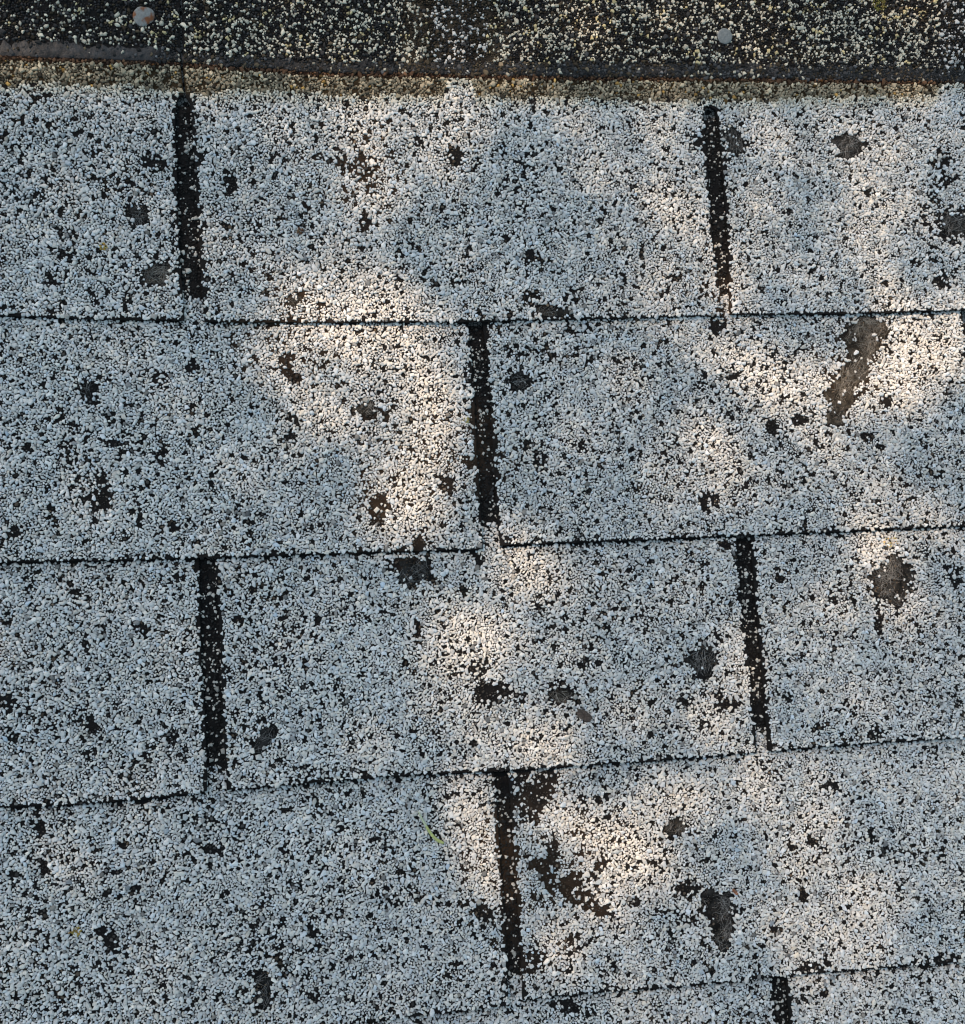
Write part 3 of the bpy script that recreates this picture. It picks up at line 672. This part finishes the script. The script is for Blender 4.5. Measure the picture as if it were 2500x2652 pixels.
blob_things('lichen', 2310, 1405, 'F', 22, 34, (.55, .45, .22), 'pale yellow lichen above the round bald patch at right', 'lichen')['group'] = 'yellow lichen spots'
blob_things('lichen', 192, 2413, 'G', 16, 30, (.36, .26, .06), 'mustard lichen tuft on the lower left shingle', 'lichen')['group'] = 'yellow lichen spots'
blob_things('moss', 2285, 6, 'B', 22, 90, (.14, .13, .03), 'olive moss tuft on the dark lap at the top edge, right of the zinc nail', 'moss')
blob_things('seed_husk', 778, 598, 'B', 10, 26, (.16, .09, .05), 'small brown seed husk on the top course between the two cutouts', 'husk', lift=.0007)

def tube(pts, rads, seg=8):
    pts = np.array(pts, float); V, Fc = [], []
    for i, p in enumerate(pts):
        t = pts[min(i + 1, len(pts) - 1)] - pts[max(i - 1, 0)]; t /= np.linalg.norm(t)
        a = np.cross(t, (0, 0, 1.)); a = a / np.linalg.norm(a) if np.linalg.norm(a) > 1e-4 else np.array((1., 0, 0)); b = np.cross(a, t)
        for j in range(seg):
            w_ = 2 * math.pi * j / seg; V.append(p + rads[i] * (math.cos(w_) * a + math.sin(w_) * b))
    for i in range(len(pts) - 1):
        for j in range(seg):
            a, b = i * seg + j, i * seg + (j + 1) % seg; c, d = a + seg, b + seg
            Fc += [(a, d, b), (a, c, d)]
    n = len(V); V.append(pts[0]); V.append(pts[-1])
    for j in range(seg):
        Fc += [(n, j, (j + 1) % seg), (n + 1, n - seg + (j + 1) % seg, n - seg + j)]
    return np.array(V), np.array(Fc)
q = P((1085, 2104), (1095, 2124), (1107, 2145), (1119, 2164), (1134, 2178), (1150, 2185))
s_ = np.linspace(0, 5, 22); xs = np.interp(s_, range(6), q[:, 0]); ys = np.interp(s_, range(6), q[:, 1])
for _ in range(4): xs[1:-1] = (xs[:-2] + xs[2:] + 2 * xs[1:-1]) / 4; ys[1:-1] = (ys[:-2] + ys[2:] + 2 * ys[1:-1]) / 4
uv = ip(xs, ys, .006); zz = ztop('G', uv[:, 0], uv[:, 1]) + .0012 + .0009 * np.sin(np.linspace(.2, 2.9, 22))
V, Fc = tube(np.column_stack([uv, zz]), np.interp(np.linspace(0, 1, 22), [0, .1, .5, .92, 1], [.00030, .00050, .00075, .00085, .0006]))
g = np.tile(np.array((.48, .52, .20)), (len(V), 1)); g[:60] = (.50, .55, .38)
tag(mesh_obj('conifer_needle', V, Fc, [m_org], loc=tuple(V.mean(0)), tint=g, smooth=True), 'curved pale green fallen needle lying on the lower left shingle', 'needle')

def flake(name, x, y, k, lx, ly, ang, colr, label, cat, thick=.0008, curl=.0):
    u0, v0, z0 = surf(x, y, k); r = np.random.default_rng(int(x)); n = 26
    a = np.arange(n) / n * 2 * math.pi; ca, sa = math.cos(ang), math.sin(ang)
    rr = 1 / (np.abs(np.cos(a)) ** 3 + np.abs(np.sin(a)) ** 3) ** (1 / 3) * (1 + .07 * r.normal(size=n))
    V, Fc = [], []
    for li, (f, z) in enumerate(((.0, 1), (.5, 1), (.93, .95), (1, .6), (.97, .05))):
        for j in range(n):
            X = f * rr[j] * math.cos(a[j]) * lx; Y = f * rr[j] * math.sin(a[j]) * ly
            V.append((u0 + X * ca - Y * sa, v0 + X * sa + Y * ca, z0 + .0006 + z * thick + curl * (X * X) / (lx * lx) + (.00012 * r.normal() if f < .98 else 0)))
    for i in range(4):
        for j in range(n):
            p, q_ = i * n + j, i * n + (j + 1) % n; Fc += [(p, p + n, q_ + n), (p, q_ + n, q_)]
    t = np.array(colr)[None] * r.uniform(.7, 1.3, (len(V), 1))
    return tag(mesh_obj(name, V, Fc, [m_org], loc=(u0, v0, z0), tint=t), label, cat)
flake('bark_chip', 1513, 1853, 'F', .0050, .0024, -.62, (.085, .065, .055), 'flat dark brown bark chip on pale granules below the small fibrous bald spot', 'bark chip', .0010)
flake('leaf_fragment', 1903, 2309, 'H', .0022, .0008, -.9, (.36, .15, .08), 'tiny orange brown leaf scrap above the dark bald patch at lower right', 'leaf scrap', .0004, .0008)

# ---------------------------------------------------------------- the tree beyond the upper left whose crown dapples the light
LIT = [  # sunlit spots, photo pixels of the 1874 wide view: x, y, rx, ry, angle, strength
 (690,640,180,62,0,1.0),(770,710,110,70,30,1.0),(840,780,62,85,0,1.0),(845,870,58,80,10,.95),(800,970,75,75,0,.85),(775,1040,65,40,0,.6),
 (620,790,110,110,0,.38),(590,560,110,50,0,.5),(780,215,140,70,0,.55),(900,180,55,85,0,.6),(690,330,80,110,0,.48),(700,470,80,110,0,.38),(860,290,60,60,0,.4),
 (1780,690,120,85,-20,1.0),(1700,760,90,62,-25,.95),(1600,790,75,50,0,.8),(1500,730,85,62,30,.7),(1420,660,80,50,0,.45),(1560,840,80,40,0,.55),
 (1700,370,60,110,0,.55),(1710,470,58,60,0,.7),(1680,260,80,80,0,.38),(1408,560,40,62,0,.9),(1330,400,80,110,0,.42),(1800,580,100,36,0,.55),(1300,500,90,60,0,.35),
 (1380,920,100,80,0,.42),(1630,930,90,60,0,.35),(1010,1110,55,85,0,.75),(1010,1200,60,60,0,.5),(900,1260,75,85,0,.68),(880,1350,55,75,0,.5),(960,1240,70,55,0,.6),
 (1040,1450,95,55,0,.6),(1000,1380,90,70,0,.38),(1435,1290,42,80,-10,.7),(1370,1420,110,60,0,.42),(1760,1090,75,90,25,.55),(1660,1180,90,60,20,.45),(1570,1250,70,60,0,.35),
 (930,1600,42,110,0,.95),(965,1710,36,60,-10,.75),(1200,1680,90,85,0,.85),(1150,1770,60,60,0,.5),(1300,1590,110,70,-30,.55),(1430,1510,110,55,-15,.45),(1060,1570,50,70,0,.45),
 (1560,1540,110,80,0,.4),(1600,1700,90,110,0,.3),(1620,1830,100,80,0,.38),(1760,1030,90,34,0,.6),(1180,1860,90,60,0,.35),(470,170,180,36,0,.3),(1130,1150,80,60,0,.25)]
def lit(x, y):
    s = .03 + .10 * np.clip((x + (700 - y) * .8) / 1500, 0, 1) + .07 * np.clip((640 - y) / 300, 0, 1)
    for cx, cy, rx, ry, a, st in LIT:
        ca, sa = math.cos(math.radians(a)), math.sin(math.radians(a))
        dx = (x - cx) * ca + (y - cy) * sa; dy = -(x - cx) * sa + (y - cy) * ca
        d = np.hypot(dx / rx, dy / ry); s = np.maximum(s, st * np.clip((1.30 - d) / .50, 0, 1) ** 1.0)
    far = np.maximum(np.maximum(-x - 60, x - 1934), np.maximum(-y - 60, y - 2048))
    return np.where(far > 0, np.maximum(s, .35 * (N1(x / 130 + 80, y / 130) > .25)), s)
r = np.random.default_rng(77)
LEAF_L, LEAF_W = .018, .010
area_proj = LEAF_L * LEAF_W * .62 * .80
ext = (-.42, .75, -.75, .48); A = (ext[1] - ext[0]) * (ext[3] - ext[2])
DMAX = 3.3; n = int(A * DMAX / area_proj)
q = np.stack([r.uniform(ext[0], ext[1], n), r.uniform(ext[2], ext[3], n)], 1)
px, py = pj(q[:, 0], q[:, 1]); L = lit(px * .7496, py * .7496)
keep = r.random(n) < np.clip(-np.log(np.clip(L, .0366, .97)) / DMAX, 0, 1)
q = q[keep]; n = len(q)
hz = r.uniform(1.75, 2.25, n)
c = np.stack([q[:, 0], q[:, 1], np.zeros(n)], 1) + SUN[None] * (hz / SUN[2])[:, None]
# leaf: a pointed oval folded along the midrib, facing roughly up with random yaw and tilt
base = np.array([(-.5, 0, 0), (-.22, .42, .10), (.12, .46, .10), (.5, 0, .0), (.12, -.46, .10), (-.22, -.42, .10), (0, 0, -.02)])
lf = np.array([(6, 1, 0), (6, 2, 1), (6, 3, 2), (6, 4, 3), (6, 5, 4), (6, 0, 5)])
sc = r.uniform(.75, 1.25, n)
lx = base[None, :, 0] * (LEAF_L * sc)[:, None]; ly = base[None, :, 1] * (LEAF_W * sc)[:, None]; lz = base[None, :, 2] * (LEAF_W * sc)[:, None]
yaw = r.uniform(0, 6.283, n)[:, None]; tl = r.normal(0, .45, n)[:, None]
y2 = ly * np.cos(tl) - lz * np.sin(tl); z2 = ly * np.sin(tl) + lz * np.cos(tl)
X = lx * np.cos(yaw) - y2 * np.sin(yaw); Y = lx * np.sin(yaw) + y2 * np.cos(yaw)
V = (np.stack([X, Y, z2], -1) + c[:, None]).reshape(-1, 3)
Fc = (lf[None] + (np.arange(n) * 7)[:, None, None]).reshape(-1, 3)
tb = np.array((-3.0, 3.0, -2.6)); tree = empty('broadleaf_tree', tuple(tb))
tag(tree, 'leafy tree standing beyond the upper left of the roof, dappling its light', 'tree')
mesh_obj('crown', V, Fc, [m_leaf], parent=tree, loc=tuple(tb))
def bez(p0, p1, p2, n=16):
    t = np.linspace(0, 1, n)[:, None]; return (1 - t) ** 2 * np.array(p0) + 2 * t * (1 - t) * np.array(p1) + t * t * np.array(p2)
V, Fc = tube(bez(tb + (0, 0, -.1), (-2.95, 2.9, -.6), (-2.7, 2.7, 1.3)), np.linspace(.14, .07, 16), 14)
mesh_obj('trunk', V, Fc, [m_bark], parent=tree, loc=tuple(tb), smooth=True)
cen = np.array([-.36, .22, 0]) + SUN * (2.0 / SUN[2])
for j in range(7):
    e = cen + np.array([r.uniform(-.14, .10), r.uniform(-.10, .2), r.uniform(-.15, .15)])
    V, Fc = tube(bez((-2.72, 2.72, 1.15 + .03 * j), (-2.2, 2.3, 2.0), e), np.linspace(.035, .0025, 16), 8)
    mesh_obj('branch', V, Fc, [m_bark], parent=tree, loc=tuple(tb), smooth=True)
print('granule lattice', len(GP), 'leaves', n)
